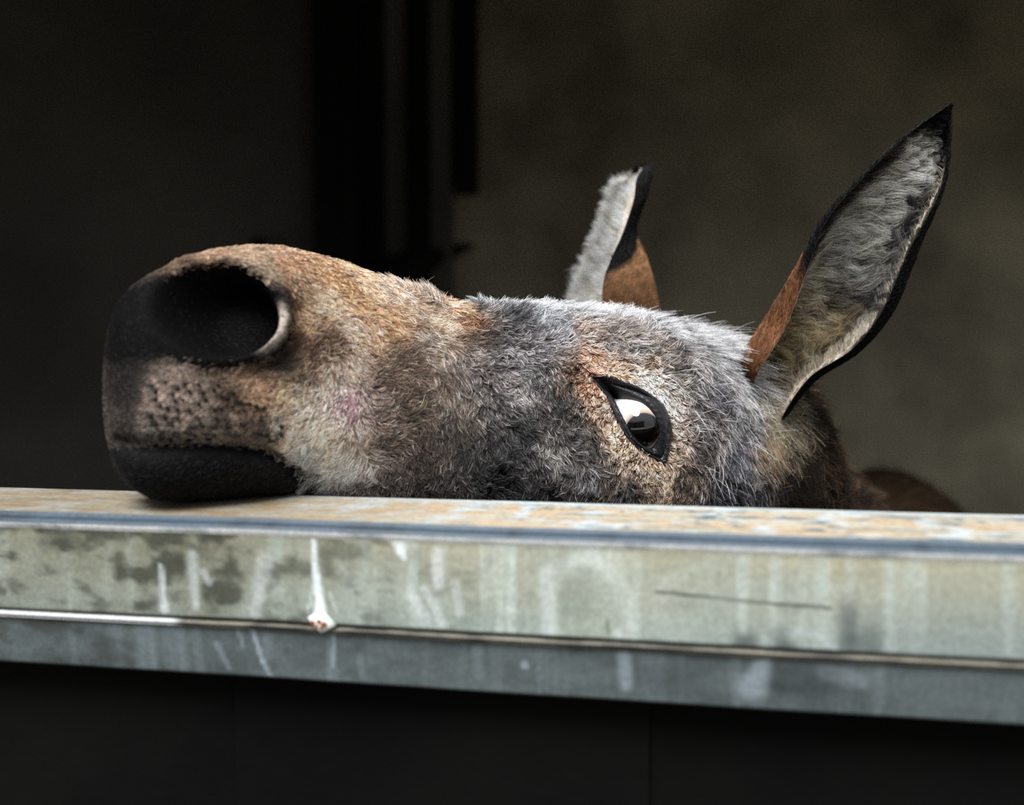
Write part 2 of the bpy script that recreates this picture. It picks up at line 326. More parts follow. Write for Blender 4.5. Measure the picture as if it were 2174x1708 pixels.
def sm(tab, s, k=5):
    ss = np.linspace(tab[0, 0], tab[-1, 0], 2400); v = np.interp(ss, tab[:, 0], tab[:, 1])
    w = 24; ker = np.hanning(2*w+1); ker /= ker.sum(); pv = np.pad(v, w, mode='reflect', reflect_type='odd'); v2 = np.convolve(pv, ker, 'valid')
    bl = np.clip((ss-tab[0, 0])/.03, 0, 1); v = v*(1-bl)+v2*bl
    return np.interp(s, ss, v)
zt = sm(top, s_h); zb = sm(bot, s_h); hw = sm(hwd, s_h)
NP = 320; ph = np.linspace(0, 2*math.pi, NP, endpoint=False)      # 0 = near side, pi/2 = top
def ring(phi, n_top, n_bot, wt, wb):
    c = np.cos(phi); s = np.sin(phi); n = np.where(s > 0, n_top, n_bot)
    x = np.sign(c)*np.abs(c)**(2/n); y = np.sign(s)*np.abs(s)**(2/n)
    wm = np.where(y > 0, 1-(1-wt)*y**1.5, 1-(1-wb)*np.abs(y)**1.5)
    return x*wm, y
rings = []
for i, s in enumerate(s_h):
    wt = np.interp(s, [0, .1, .2, .28, .36, .47], [.95, .80, .8, .86, .88, .85]); wb = np.interp(s, [0, .1, .2, .3, .47], [.9, .85, .75, .7, .8])
    nt_ = np.interp(s, [0, .05, .12, .2, .3, .47], [2.2, 2.1, 2.1, 2.3, 2.5, 2.2]); nb = np.interp(s, [0, .1, .3, .47], [2.4, 2.4, 2.3, 2.2])
    x, y = ring(ph, nt_, nb, wt, wb); z = (zt[i]+zb[i])/2; hh = (zt[i]-zb[i])/2
    rings.append(N0+AX*s+HZ*(z+CAMZ)+WV*(x*hw[i])[:, None]+HZ*(y*hh)[:, None])
# neck, withers, barrel, rump
last_c = N0+AX*.47+HZ*(CAMZ+(zt[-1]+zb[-1])/2)
path = np.array([last_c-AX*.06, last_c, [.27, .94, CAMZ-.180], [.37, 1.07, CAMZ-.265], [.47, 1.22, CAMZ-.34], [.56, 1.42, CAMZ-.40], [.64, 1.62, CAMZ-.43], [.70, 1.84, CAMZ-.43], [.75, 2.02, CAMZ-.43], [.78, 2.12, CAMZ-.46], [.785, 2.15, CAMZ-.50]])
wdt = np.array([.062, .062, .064, .072, .095, .14, .175, .17, .14, .07, .01]); hgt = np.array([.083, .083, .083, .10, .15, .2, .215, .21, .18, .10, .01])
tt = np.cumsum(np.r_[0, np.linalg.norm(np.diff(path, axis=0), axis=1)])
NN = 120; tq = tt[1]+(tt[-1]-tt[1])*np.linspace(0, 1, NN+1)[1:]
def smooth_path(vals, tq):
    td = np.linspace(0, tt[-1], 1500); v = np.stack([np.interp(td, tt, vals[:, k]) for k in range(vals.shape[1])], 1)
    w = 70; ker = np.hanning(2*w+1); ker /= ker.sum()
    v = np.stack([np.convolve(np.pad(v[:, k], w, mode='reflect', reflect_type='odd'), ker, 'valid') for k in range(v.shape[1])], 1)
    return np.stack([np.interp(tq, td, v[:, k]) for k in range(v.shape[1])], 1)
pc = smooth_path(np.c_[path, wdt, hgt], tq); pc[-1, 3:] = .004; pc[-2, 3:] *= .8
C = pc[:, :3]; T = np.gradient(C, axis=0); T /= np.linalg.norm(T, axis=1)[:, None]
endc = rings[-1]; x0_, y0_ = ring(ph, 2.2, 2.2, .85, .8); x1_, y1_ = ring(ph, 2.1, 2.1, .9, .95)
for i in range(NN):
    b = min(1, (i+1)/7.); b = b*b*(3-2*b)
    t = T[i]*b+AX*(1-b); t /= np.linalg.norm(t)
    sd = np.cross(t, HZ); sd /= np.linalg.norm(sd); up = np.cross(sd, t)
    xx = x0_*(1-b)+x1_*b; yy = y0_*(1-b)+y1_*b
    cc = C[i]*b+(last_c+AX*(tq[i]-tt[1]))*(1-b)
    rings.append(cc+sd*(xx*(pc[i, 3]*b+hw[-1]*(1-b)))[:, None]+up*(yy*(pc[i, 4]*b+(zt[-1]-zb[-1])/2*(1-b)))[:, None])
V = np.array(rings); NR = len(V)

def normals(V):
    du = np.gradient(V, axis=0); dv = (np.roll(V, -1, 1)-np.roll(V, 1, 1))
    n = np.cross(dv, du); l = np.linalg.norm(n, axis=2)[..., None]; l[l == 0] = 1; n = n/l
    cen = V.mean(1, keepdims=True); sgn = np.sign(((V-cen)*n).sum(2).mean())
    return n*sgn
NRM = normals(V)
view = V-O; facing = ((view*NRM).sum(2) < 0); near_idx = (ph < math.pi/2+.35) | (ph > 1.5*math.pi-.3)
def make_hit():
    px, dep = project(V); ok = facing & (np.arange(NR)[:, None] < NH+60)
    P2 = px[ok]; P3 = V[ok]; Nn = NRM[ok]
    def hit(x, y):
        d = np.hypot(P2[:, 0]-x, P2[:, 1]-y); k = np.argsort(d)[:6]
        k = k[np.argmin(np.linalg.norm(P3[k]-O, axis=1)+d[k]*1e-3)]
        return P3[k], Nn[k]
    return hit
hit = make_hit()
BASE = V.copy(); DISP = np.zeros_like(V)
def brush(c, r, amt, direction=None, p=2, aniso=None):
    """displace near side around point c; aniso = (axis, radius) for an ellipse; mirrored afterwards"""
    q = BASE-c
    if aniso is not None:
        ax, ra = aniso; al = q@ax; d2 = (al/ra)**2+((q**2).sum(2)-al**2)/r**2
    else: d2 = (q**2).sum(2)/r**2
    f = np.exp(-np.abs(d2)**(p/2.)); 
    D = NRM if direction is None else np.asarray(direction)
    DISP[...] += (f*amt)[..., None]*D
def pxdir(x, y, dx, dy):
    a, n = hit(x, y); d = U*(-dy)+np.array([1., 0, 0])*dx; d = d-n*(d@n); return d/np.linalg.norm(d)
def line_brush(pts, r, amt, p=2):
    P = [hit(*q)[0] for q in pts]; best = None
    for a, b in zip(P[:-1], P[1:]):
        ab = b-a; t = np.clip(((BASE-a)@ab)/(ab@ab), 0, 1); d = np.linalg.norm(BASE-a-t[..., None]*ab, axis=2)
        best = d if best is None else np.minimum(best, d)
    DISP[...] += (np.exp(-(best/r)**p)*amt)[..., None]*NRM
# nostril: flared wing, deep hole, bright crescent rim
nc, nn = hit(455, 655); ndir = pxdir(455, 655, 1, .12)
brush(hit(470, 665)[0], .030, .006, aniso=(ndir, .040))
brush(nc, .0245, .040, direction=(-nn*.8+AX*.62), aniso=(ndir, .0290), p=7)
line_brush([(600, 640), (604, 675), (590, 705), (560, 722), (520, 730)], .006, .0035)
line_brush([(640, 660), (645, 700), (625, 750), (580, 785), (520, 795), (450, 795)], .006, -.004)
line_brush([(400, 560), (470, 555), (540, 575), (585, 615)], .007, .003)
# mouth line, lower lip, corner fold
line_brush([(250, 942), (330, 943), (420, 940), (500, 944), (570, 955), (615, 975), (645, 1010)], .0045, -.0085)
line_brush([(300, 1010), (380, 1005), (480, 1005), (570, 1010), (610, 1025)], .014, .004)
line_brush([(655, 1000), (668, 1050), (668, 1090)], .006, -.003)
line_brush([(330, 880), (420, 890), (520, 905), (600, 930)], .016, .003)
# cheek swell, brow, temple hollow, eye socket
brush(hit(1150, 960)[0], .05, .006); brush(hit(740, 900)[0], .022, .003)
brush(hit(1400, 770)[0], .026, .007, aniso=(pxdir(1400, 770, 1, .5), .04)); brush(hit(1300, 1010)[0], .02, .003)
brush(hit(1480, 790)[0], .03, .004); brush(hit(1000, 690)[0], .022, -.003)
brush(hit(960, 640)[0], .010, -.002, aniso=(pxdir(960, 640, .3, 1), .02))
# eye opening pushed in behind the ball
OUT = [(1252,796),(1288,799),(1320,810),(1348,821),(1376,838),(1400,858),(1416,884),(1425,915),(1422,942),(1418,965),(1411,982),(1397,978),(1376,965),(1352,950),(1331,930),(1315,905),(1302,877),(1289,848),(1270,821)]
def inpoly(px, poly):
    x, y = px[..., 0], px[..., 1]; r = np.zeros(x.shape, bool); n = len(poly)
    for i in range(n):
        x0, y0 = poly[i]; x1, y1 = poly[(i+1) % n]
        if y0 == y1: continue
        c = ((y0 > y) != (y1 > y)) & (x < (x1-x0)*(y-y0)/(y1-y0)+x0); r ^= c
    return r
def shrink(poly, k): 
    p = np.array(poly, float); c = p.mean(0); return [tuple(v) for v in c+(p-c)*k]
pxV, _ = project(BASE)
nearmask = facing & (np.arange(NR)[:, None] < NH) & near_idx[None]
OUTP = np.array(OUT, float)
ec, en = hit(1352, 893); 
SOCK_OUT = {}
lid_out = [hit(*q)[0]+0*en for q in OUT]
DL = DISP.copy()
ins = inpoly(pxV, shrink(OUT, .93)) & nearmask
# lid ring base points must follow the sculpted surface
def sculpted(x, y):
    px_ = pxV[nearmask]; d = np.hypot(px_[:, 0]-x, px_[:, 1]-y); k = np.argsort(d)[:4]; w = 1/(d[k]+.3)
    return ((BASE+DL)[nearmask][k]*w[:, None]).sum(0)/w.sum()
lid_out = np.array([sculpted(*q) for q in OUT])
DISP[ins] += -en*.026
# mirror the sculpting to the far side
mirror = (NP//2-np.arange(NP)) % NP
refl = lambda d: d-2*(d@WV)[..., None]*WV
side = np.cos(ph)
Dm = refl(DISP[:, mirror]); wgt = np.where(side >= 0, 1., 0.)
head_rows = np.arange(NR) < NH+20
DISP = np.where((side >= 0)[None, :, None], DISP, Dm)
DISP[~head_rows] = 0
V = BASE+DISP
# fine natural unevenness
NRM2 = normals(V)

# ---- coat map, fur colour together with the light on it: anchors read off the photograph and carried to the skin (near side; mirrored by |w|)
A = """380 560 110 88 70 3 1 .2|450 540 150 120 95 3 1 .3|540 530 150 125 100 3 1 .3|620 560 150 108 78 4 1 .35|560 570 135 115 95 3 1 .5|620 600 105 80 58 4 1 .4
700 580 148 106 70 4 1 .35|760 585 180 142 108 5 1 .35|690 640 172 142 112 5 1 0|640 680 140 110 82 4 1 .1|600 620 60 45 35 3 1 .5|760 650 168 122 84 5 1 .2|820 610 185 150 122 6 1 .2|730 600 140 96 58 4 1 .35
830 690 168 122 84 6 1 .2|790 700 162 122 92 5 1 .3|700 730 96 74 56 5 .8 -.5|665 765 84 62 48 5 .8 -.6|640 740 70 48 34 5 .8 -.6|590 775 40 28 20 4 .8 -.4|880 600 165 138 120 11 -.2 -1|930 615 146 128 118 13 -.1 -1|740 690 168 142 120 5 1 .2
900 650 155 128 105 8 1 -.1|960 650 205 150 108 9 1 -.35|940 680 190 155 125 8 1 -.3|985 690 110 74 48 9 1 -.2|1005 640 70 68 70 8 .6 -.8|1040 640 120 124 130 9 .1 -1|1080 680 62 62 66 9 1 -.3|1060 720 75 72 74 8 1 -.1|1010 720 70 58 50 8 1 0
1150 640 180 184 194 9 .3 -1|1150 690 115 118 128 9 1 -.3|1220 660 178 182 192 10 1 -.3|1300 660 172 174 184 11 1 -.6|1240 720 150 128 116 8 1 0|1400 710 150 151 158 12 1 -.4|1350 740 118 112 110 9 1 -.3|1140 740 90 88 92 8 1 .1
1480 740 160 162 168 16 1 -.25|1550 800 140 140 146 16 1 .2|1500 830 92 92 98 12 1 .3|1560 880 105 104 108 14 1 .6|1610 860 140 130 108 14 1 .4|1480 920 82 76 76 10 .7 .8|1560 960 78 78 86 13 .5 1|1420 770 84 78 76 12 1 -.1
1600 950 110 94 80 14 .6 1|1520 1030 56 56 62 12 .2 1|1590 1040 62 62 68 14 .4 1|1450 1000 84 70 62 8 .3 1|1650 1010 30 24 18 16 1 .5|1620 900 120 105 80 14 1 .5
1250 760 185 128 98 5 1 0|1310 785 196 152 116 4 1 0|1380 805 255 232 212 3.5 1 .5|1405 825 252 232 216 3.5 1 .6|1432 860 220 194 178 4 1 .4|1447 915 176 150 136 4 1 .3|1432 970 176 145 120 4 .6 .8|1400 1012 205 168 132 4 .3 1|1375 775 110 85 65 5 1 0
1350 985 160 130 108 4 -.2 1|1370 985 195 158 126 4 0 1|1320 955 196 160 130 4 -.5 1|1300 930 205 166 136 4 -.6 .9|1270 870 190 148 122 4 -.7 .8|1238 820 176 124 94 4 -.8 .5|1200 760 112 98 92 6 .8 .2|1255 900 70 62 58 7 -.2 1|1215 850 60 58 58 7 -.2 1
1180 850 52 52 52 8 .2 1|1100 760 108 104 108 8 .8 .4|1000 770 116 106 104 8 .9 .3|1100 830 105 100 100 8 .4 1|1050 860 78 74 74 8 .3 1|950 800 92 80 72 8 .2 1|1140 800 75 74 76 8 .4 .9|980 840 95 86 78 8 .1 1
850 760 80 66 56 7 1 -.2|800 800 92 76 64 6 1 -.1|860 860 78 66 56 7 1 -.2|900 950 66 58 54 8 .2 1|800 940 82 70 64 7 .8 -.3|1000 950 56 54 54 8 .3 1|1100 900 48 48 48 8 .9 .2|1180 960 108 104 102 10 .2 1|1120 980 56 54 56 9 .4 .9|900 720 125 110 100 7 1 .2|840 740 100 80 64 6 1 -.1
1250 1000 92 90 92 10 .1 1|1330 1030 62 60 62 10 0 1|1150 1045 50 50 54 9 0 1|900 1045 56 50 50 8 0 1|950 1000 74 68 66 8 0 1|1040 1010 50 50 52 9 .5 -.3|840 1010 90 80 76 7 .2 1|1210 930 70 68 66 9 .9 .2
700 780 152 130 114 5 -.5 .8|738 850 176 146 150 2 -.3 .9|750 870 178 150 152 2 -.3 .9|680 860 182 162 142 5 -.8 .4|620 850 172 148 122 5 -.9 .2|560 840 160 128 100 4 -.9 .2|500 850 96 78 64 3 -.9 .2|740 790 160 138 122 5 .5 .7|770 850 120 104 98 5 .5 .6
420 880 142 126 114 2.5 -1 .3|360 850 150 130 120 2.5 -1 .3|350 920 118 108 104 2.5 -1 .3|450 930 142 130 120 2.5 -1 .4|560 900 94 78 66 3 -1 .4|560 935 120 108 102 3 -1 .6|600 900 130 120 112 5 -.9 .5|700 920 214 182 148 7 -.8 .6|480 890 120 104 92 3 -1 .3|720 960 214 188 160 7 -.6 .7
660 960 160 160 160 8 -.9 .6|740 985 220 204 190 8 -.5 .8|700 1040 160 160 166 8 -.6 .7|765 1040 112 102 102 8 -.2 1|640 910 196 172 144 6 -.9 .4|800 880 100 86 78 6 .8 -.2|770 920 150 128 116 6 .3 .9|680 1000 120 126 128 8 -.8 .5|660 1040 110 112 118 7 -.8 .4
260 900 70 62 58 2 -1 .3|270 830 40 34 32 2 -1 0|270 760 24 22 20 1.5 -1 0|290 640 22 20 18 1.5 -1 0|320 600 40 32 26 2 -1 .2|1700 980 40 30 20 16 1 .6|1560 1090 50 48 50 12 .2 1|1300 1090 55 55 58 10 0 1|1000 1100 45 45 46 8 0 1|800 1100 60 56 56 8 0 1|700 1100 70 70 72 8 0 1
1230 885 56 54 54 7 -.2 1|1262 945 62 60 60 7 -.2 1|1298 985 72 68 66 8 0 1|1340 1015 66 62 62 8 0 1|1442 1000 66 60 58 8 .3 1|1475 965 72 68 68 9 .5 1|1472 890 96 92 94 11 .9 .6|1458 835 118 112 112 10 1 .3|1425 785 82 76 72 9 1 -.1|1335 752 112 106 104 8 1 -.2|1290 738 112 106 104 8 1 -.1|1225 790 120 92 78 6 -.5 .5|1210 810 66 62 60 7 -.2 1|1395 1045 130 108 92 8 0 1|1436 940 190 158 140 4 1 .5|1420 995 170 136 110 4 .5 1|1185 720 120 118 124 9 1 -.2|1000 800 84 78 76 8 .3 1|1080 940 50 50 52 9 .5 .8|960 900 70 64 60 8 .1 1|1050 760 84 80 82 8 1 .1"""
hit = make_hit()
AN = []
for row in A.replace('\n', '|').split('|'):
    v = list(map(float, row.split())); P, n = hit(v[0], v[1])
    d = np.array([1., 0, 0])*v[6]-U*v[7]; d = d-n*(d@n)*.9; d /= np.linalg.norm(d)
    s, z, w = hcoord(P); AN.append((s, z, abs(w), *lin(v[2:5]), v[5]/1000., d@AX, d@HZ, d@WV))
AN = np.array(AN)
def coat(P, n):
    """coat colour with the light on it, hair length, hair direction at skin points P"""
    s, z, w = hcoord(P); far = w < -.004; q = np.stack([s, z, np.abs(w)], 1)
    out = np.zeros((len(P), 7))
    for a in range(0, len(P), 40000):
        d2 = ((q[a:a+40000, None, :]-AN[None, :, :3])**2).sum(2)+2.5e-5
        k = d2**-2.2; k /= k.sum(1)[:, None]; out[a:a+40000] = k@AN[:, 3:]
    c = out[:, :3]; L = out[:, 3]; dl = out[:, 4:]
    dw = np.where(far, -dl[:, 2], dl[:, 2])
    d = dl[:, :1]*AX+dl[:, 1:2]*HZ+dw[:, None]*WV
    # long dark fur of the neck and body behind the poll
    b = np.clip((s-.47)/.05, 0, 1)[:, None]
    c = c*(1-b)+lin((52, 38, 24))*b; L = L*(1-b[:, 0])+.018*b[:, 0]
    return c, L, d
def near_px(P): return project(P)[0]
HOLE = [(330,640),(345,590),(400,565),(470,558),(530,575),(570,610),(592,650),(592,690),(560,722),(500,735),(430,735),(370,715),(338,680)]
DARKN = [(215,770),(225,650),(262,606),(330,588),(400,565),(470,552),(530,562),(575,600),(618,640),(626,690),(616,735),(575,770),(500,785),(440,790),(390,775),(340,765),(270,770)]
LOWLIP = [(215,948),(330,944),(420,940),(500,942),(560,952),(600,965),(630,985),(646,1012),(650,1060),(640,1110),(215,1110)]
def zone_masks(P, soft=14.):
    """nostril skin, lower lip, and the eye surround as functions of the place on the head (mirrored)"""
    s, z, w = hcoord(P); Pm = N0+AX*s[:, None]+HZ*(z+CAMZ)[:, None]+WV*np.abs(w)[:, None]
    px = near_px(Pm); j = rng.normal(0, soft/2, px.shape)
    sm_ = (s < .13)
    return inpoly(px+j, DARKN) & sm_, inpoly(px+j*.5, LOWLIP) & sm_ & (z < -.03), inpoly(px+rng.normal(0, 1.5, px.shape), shrink(OUT, 1.01)) & (s > .22) & (s < .37) & (np.abs(w) > .03)

SK = V.reshape(-1, 3); SN = NRM2.reshape(-1, 3)
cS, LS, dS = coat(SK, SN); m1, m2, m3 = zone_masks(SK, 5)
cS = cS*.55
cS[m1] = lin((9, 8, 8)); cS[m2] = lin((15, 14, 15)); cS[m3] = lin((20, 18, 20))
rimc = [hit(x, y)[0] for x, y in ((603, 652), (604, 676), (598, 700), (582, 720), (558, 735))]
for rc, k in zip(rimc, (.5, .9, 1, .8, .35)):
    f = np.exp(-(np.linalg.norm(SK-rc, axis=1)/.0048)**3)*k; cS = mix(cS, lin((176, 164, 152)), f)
for x, y, k in ((740, 855, .9), (752, 872, .8), (725, 840, .5)):
    f = np.exp(-(np.linalg.norm(SK-hit(x, y)[0], axis=1)/.006)**2)*k; cS = mix(cS, lin((160, 124, 128)), f)
skin = mat_attr('donkey_skin', 'coat', rough=.75, spec=.05, grain=.25, gscale=500, bump=.5, bscale=700)
donkey = bpy.data.objects.new('donkey', None); COL.objects.link(donkey); donkey.location = (.5, 1.3, 0)
tag(donkey, 'grey and brown donkey resting its muzzle on the gate with ears raised', 'donkey')
DOFF = np.array([.5, 1.3, 0])
Fc = [tuple(f) for f in grid_faces(NR, NP, True)]
VV = list(SK-DOFF); CC = list(cS)
VV.append(V[0].mean(0)-DOFF-AX*.0004); CC.append(lin((20, 18, 18)))
for k in range(NP): Fc.append((len(VV)-1, (k+1) % NP, k))
VV.append(V[-1].mean(0)-DOFF); CC.append(lin((50, 36, 24)))
for k in range(NP): Fc.append((len(VV)-1, (NR-1)*NP+k, (NR-1)*NP+(k+1) % NP))
# legs: tapered, knee and hock shaped, hoofs on the floor
def leg(pts, rads):
    base = len(VV); seg = 14
    for (x, y, z), r in zip(pts, rads):
        for k in range(seg):
            a = 2*math.pi*k/seg; VV.append(np.array([x+r*.8*math.cos(a), y+r*math.sin(a), z])-DOFF); CC.append(lin((60, 50, 42)) if z > .06 else lin((24, 22, 20)))
    for f in grid_faces(len(pts), seg, True): Fc.append(tuple(base+f))
    Fc.append(tuple(base+(len(pts)-1)*seg+k for k in range(seg)))
for sx in (-.09, .09):
    fx, fy = .50+sx, 1.34+sx*-.3; leg([(fx, fy, .80), (fx, fy, .62), (fx, fy, .50), (fx, fy, .38), (fx, fy, .34), (fx, fy, .2), (fx, fy, .1), (fx-.01, fy-.01, .055), (fx-.015, fy-.02, .05), (fx-.02, fy-.03, .001)], [.085, .07, .05, .036, .037, .022, .027, .026, .034, .04])
    fx, fy = .70+sx, 1.92+sx*-.3; leg([(fx, fy, .80), (fx-.03, fy-.05, .62), (fx-.01, fy, .50), (fx+.03, fy+.07, .40), (fx+.03, fy+.08, .36), (fx+.025, fy+.06, .2), (fx+.02, fy+.05, .1), (fx+.01, fy+.04, .055), (fx, fy+.03, .05), (fx, fy+.02, .001)], [.12, .09, .055, .036, .034, .023, .027, .026, .034, .04])
head = link_mesh('body', VV, Fc, skin, donkey, col=np.array(CC))

# ---- eye
eye_c = at(1351, 893, 1.0); r_ = ray(1351, 893)
edep = sculpted(1352, 893)[1]
EYE_R = .0228
gaze = at(1362, 903, edep)    # where the cornea points
EC = at(1350, 896, edep)+ray(1350, 896)/np.linalg.norm(ray(1350, 896))*(EYE_R-.0030)
rg = ray(1367, 915); rg /= np.linalg.norm(rg)
# cornea direction: where the ray through the iris centre meets the ball
q = O-EC; bq = rg@q; disc = bq*bq-(q@q-EYE_R**2); tq_ = -bq-math.sqrt(max(disc, 0)); CD = (O+rg*tq_-EC)/EYE_R
def eyeball(CD, EC, parent):
    a1 = np.cross(CD, HZ); a1 /= np.linalg.norm(a1); a2 = np.cross(a1, CD); nu, nv = 90, 64; v = []; c = []
    th = np.linspace(.0005, math.pi, nu)**1.0
    for t in th:
        bulge = 1+.045*math.exp(-(t/.50)**4)
        for k in range(nv):
            f = 2*math.pi*k/nv; d = CD*math.cos(t)+(a1*math.cos(f)+a2*math.sin(f))*math.sin(t); v.append(EC+d*EYE_R*bulge-DOFF)
            deg = t*1.0
            nz = .5+.5*math.sin(5*f+3*math.sin(2*f))
            iris = lin((10, 8, 8)); lim = lin((130, 136, 140)); scl = lin((250, 246, 242)); br = lin((206, 160, 128))
            if deg < .54: cc = iris
            elif deg < .56: cc = iris+(lim-iris)*(deg-.54)/.02
            elif deg < .62: cc = lim+(br-lim)*(deg-.56)/.06
            else: cc = br+(scl-br)*min(1, (deg-.62)/(.06+.22*nz))
            c.append(cc)
    fs = [tuple(f) for f in grid_faces(nu, nv, True)]+[tuple(range(nv))[::-1]]
    m = mat_attr('wet_eye', 'coat', rough=.08, spec=.6, coat=1.0)
    return link_mesh('eye', v, fs, m, parent, col=np.array(c))
e1 = eyeball(CD, EC, donkey); e1['label'] = 'dark glossy eye showing white at its upper corner'
def mir(P): q = P-N0; return P-2*(q@WV)[..., None]*WV if P.ndim > 1 else P-2*(q@WV)*WV
e2 = eyeball(CD-2*(CD@WV)*WV, mir(EC), donkey)
# ---- lids: dark folded skin from the coat's edge to the wet ball
INN = [(1302,842),(1312,845),(1325,846),(1342,848),(1360,853),(1375,863),(1387,877),(1396,895),(1400,915),(1397,932),(1390,945),(1380,952),(1366,946),(1352,935),(1340,921),(1331,904),(1323,886),(1314,868),(1306,852)]
def ball_hit(x, y, off=.0006):
    r = ray(x, y); r /= np.linalg.norm(r); q = O-EC; b = r@q; R = EYE_R*1.0+off; dsc = b*b-(q@q-R*R)
    t = -b-math.sqrt(max(dsc, 0)); return O+r*t
def resample(P, n):
    P = np.vstack([P, P[:1]]); L = np.r_[0, np.cumsum(np.linalg.norm(np.diff(P, axis=0), axis=1))]
    # closed catmull-rom through the points
    m = len(P)-1; out = []
    for k in range(n):
        u = k/n*m; i = int(u); f = u-i; p0, p1, p2, p3 = P[(i-1) % m], P[i % m], P[(i+1) % m], P[(i+2) % m]
        out.append(.5*((2*p1)+(-p0+p2)*f+(2*p0-5*p1+4*p2-p3)*f*f+(-p0+3*p1-3*p2+p3)*f**3))
    return np.array(out)
lo_ = resample(lid_out, 190); inn = resample(np.array([ball_hit(x, y) for x, y in INN]), 190)
def lids(parent, mirrored=False):
    prof = [(-.10, -.004), (-.02, .0002), (.06, .0016), (.18, .0024), (.30, .0014), (.36, -.0006), (.44, .0016), (.56, .0032), (.70, .0034), (.82, .0030), (.92, .0018), (.98, .0002), (1.02, -.0022), (1.05, -.006)]
    pr = np.array(prof); tt_ = np.linspace(0, len(prof)-1, 56); f_ = np.interp(tt_, range(len(prof)), pr[:, 0]); h_ = np.interp(tt_, range(len(prof)), pr[:, 1])
    h_ = np.convolve(np.pad(h_, 2, mode='edge'), np.ones(5)/5, 'valid')
    ang = np.arange(190)/190*19; upper = np.exp(-((ang-4)/3.6)**2)
    v = []
    for f, h in zip(f_, h_):
        k = h*(.55+.75*upper)if h > 0 else h*(1 if f > .9 or f < 0 else upper*1.0)
        v.append(lo_*(1-f)+inn*f+en*np.asarray(k).reshape(-1, 1)*np.ones((190, 1)))
    v = np.array(v); dd = v-EC; ll = np.linalg.norm(dd, axis=2, keepdims=True)
    need = (EYE_R+np.interp(f_, [-.1, .0, .9, .97, 1.05], [-.004, .0006, .0016, .0006, -.006]))[:, None, None]; v = np.where(ll < need, EC+dd/ll*need, v)
    v += en*((np.sin(np.arange(190)*.9)[None, :, None]*.00012))
    if mirrored: v = mir(v.reshape(-1, 3)).reshape(v.shape)
    c = np.tile(lin((34, 33, 37)), (v.shape[0]*190, 1))
    ob = link_mesh('eyelid', v.reshape(-1, 3)-DOFF, grid_faces(v.shape[0], 190, True), lidm, parent, col=c); return ob
lidm = mat_attr('eyelid_skin', 'coat', rough=.42, spec=.5, grain=.35, gscale=600, bump=.5, bscale=900)
l1 = lids(donkey); l1['label'] = 'black leathery eyelids around the eye'; lids(donkey, True)

# ---- ears
def cr_interp(tab, t):      # smooth interpolation through stations
    tab = [np.array(x, float) for x in tab]; ts = [x[0] for x in tab]
    i = max(0, min(len(ts)-2, int(np.searchsorted(ts, t)-1))); f = (t-ts[i])/(ts[i+1]-ts[i])
    p1, p2 = tab[i], tab[i+1]; p0 = tab[i-1] if i > 0 else 2*p1-p2; p3 = tab[i+2] if i+2 < len(tab) else 2*p2-p1
    return .5*((2*p1)+(-p0+p2)*f+(2*p0-5*p1+4*p2-p3)*f*f+(-p0+3*p1-3*p2+p3)*f**3)
def ear(stations, colf, label, white=False, thick=.0032, nt=90, nv=72):
    """stations: t, L(x,y,d), C1, C2, R : pixel + distance of the four control points of the cupped section"""
    outr = []; innr = []
    for i in range(nt):
        t = i/(nt-1); r = cr_interp(stations, t)
        L, C1, C2, R = [at(*r[1+3*k:4+3*k]) for k in range(4)]
        v = np.linspace(0, 1, nv)[:, None]
        outr.append((1-v)**3*L+3*v*(1-v)**2*C1+3*v*v*(1-v)*C2+v**3*R)
    G = np.array(outr); du = np.gradient(G, axis=0); dv = np.gradient(G, axis=1)
    n = np.cross(du, dv); n /= np.linalg.norm(n, axis=2)[..., None]+1e-9
    cen = (G[:, :1]+G[:, -1:])/2; mid = G[:, nv//2:nv//2+1]
    s = np.sign(((cen-mid)*n[:, nv//2:nv//2+1]).sum()); n = n*s           # towards the hollow
    vv = np.linspace(0, 1, nv)[None, :, None]; th = thick*(np.clip(np.minimum(vv, 1-vv)/.06, .15, 1))*np.clip((1-np.linspace(0, 1, nt))[:, None, None]*8, .15, 1)
    I = G+n*th
    tg = np.repeat(np.linspace(0, 1, nt), nv); vg = np.tile(np.linspace(0, 1, nv), nt)
    co = colf(tg, vg, False)[0]; ci = colf(tg, vg, True)[0]
    verts = np.vstack([G.reshape(-1, 3), I.reshape(-1, 3)])-DOFF; K = nt*nv
    fs = [tuple(f) for f in grid_faces(nt, nv)]+[tuple((K+f)[::-1]) for f in grid_faces(nt, nv)]
    for i in range(nt-1):
        for e in (0, nv-1): a = i*nv+e; b = a+nv; fs.append((a, b, b+K, a+K) if e else (a+K, b+K, b, a))
    for e in (0, nt-1):
        for j in range(nv-1): a = e*nv+j; fs.append((a, a+1, a+1+K, a+K))
    ob = link_mesh('ear', verts, fs, skin, donkey, col=np.vstack([co*.6, ci*np.where(white, .95, .6)])); ob['label'] = label
    return ob, G, I, n, tg, vg
BLK = lin((10, 9, 9))
def sstep(a, b, x): x = np.clip((x-a)/(b-a), 0, 1); return x*x*(3-2*x)
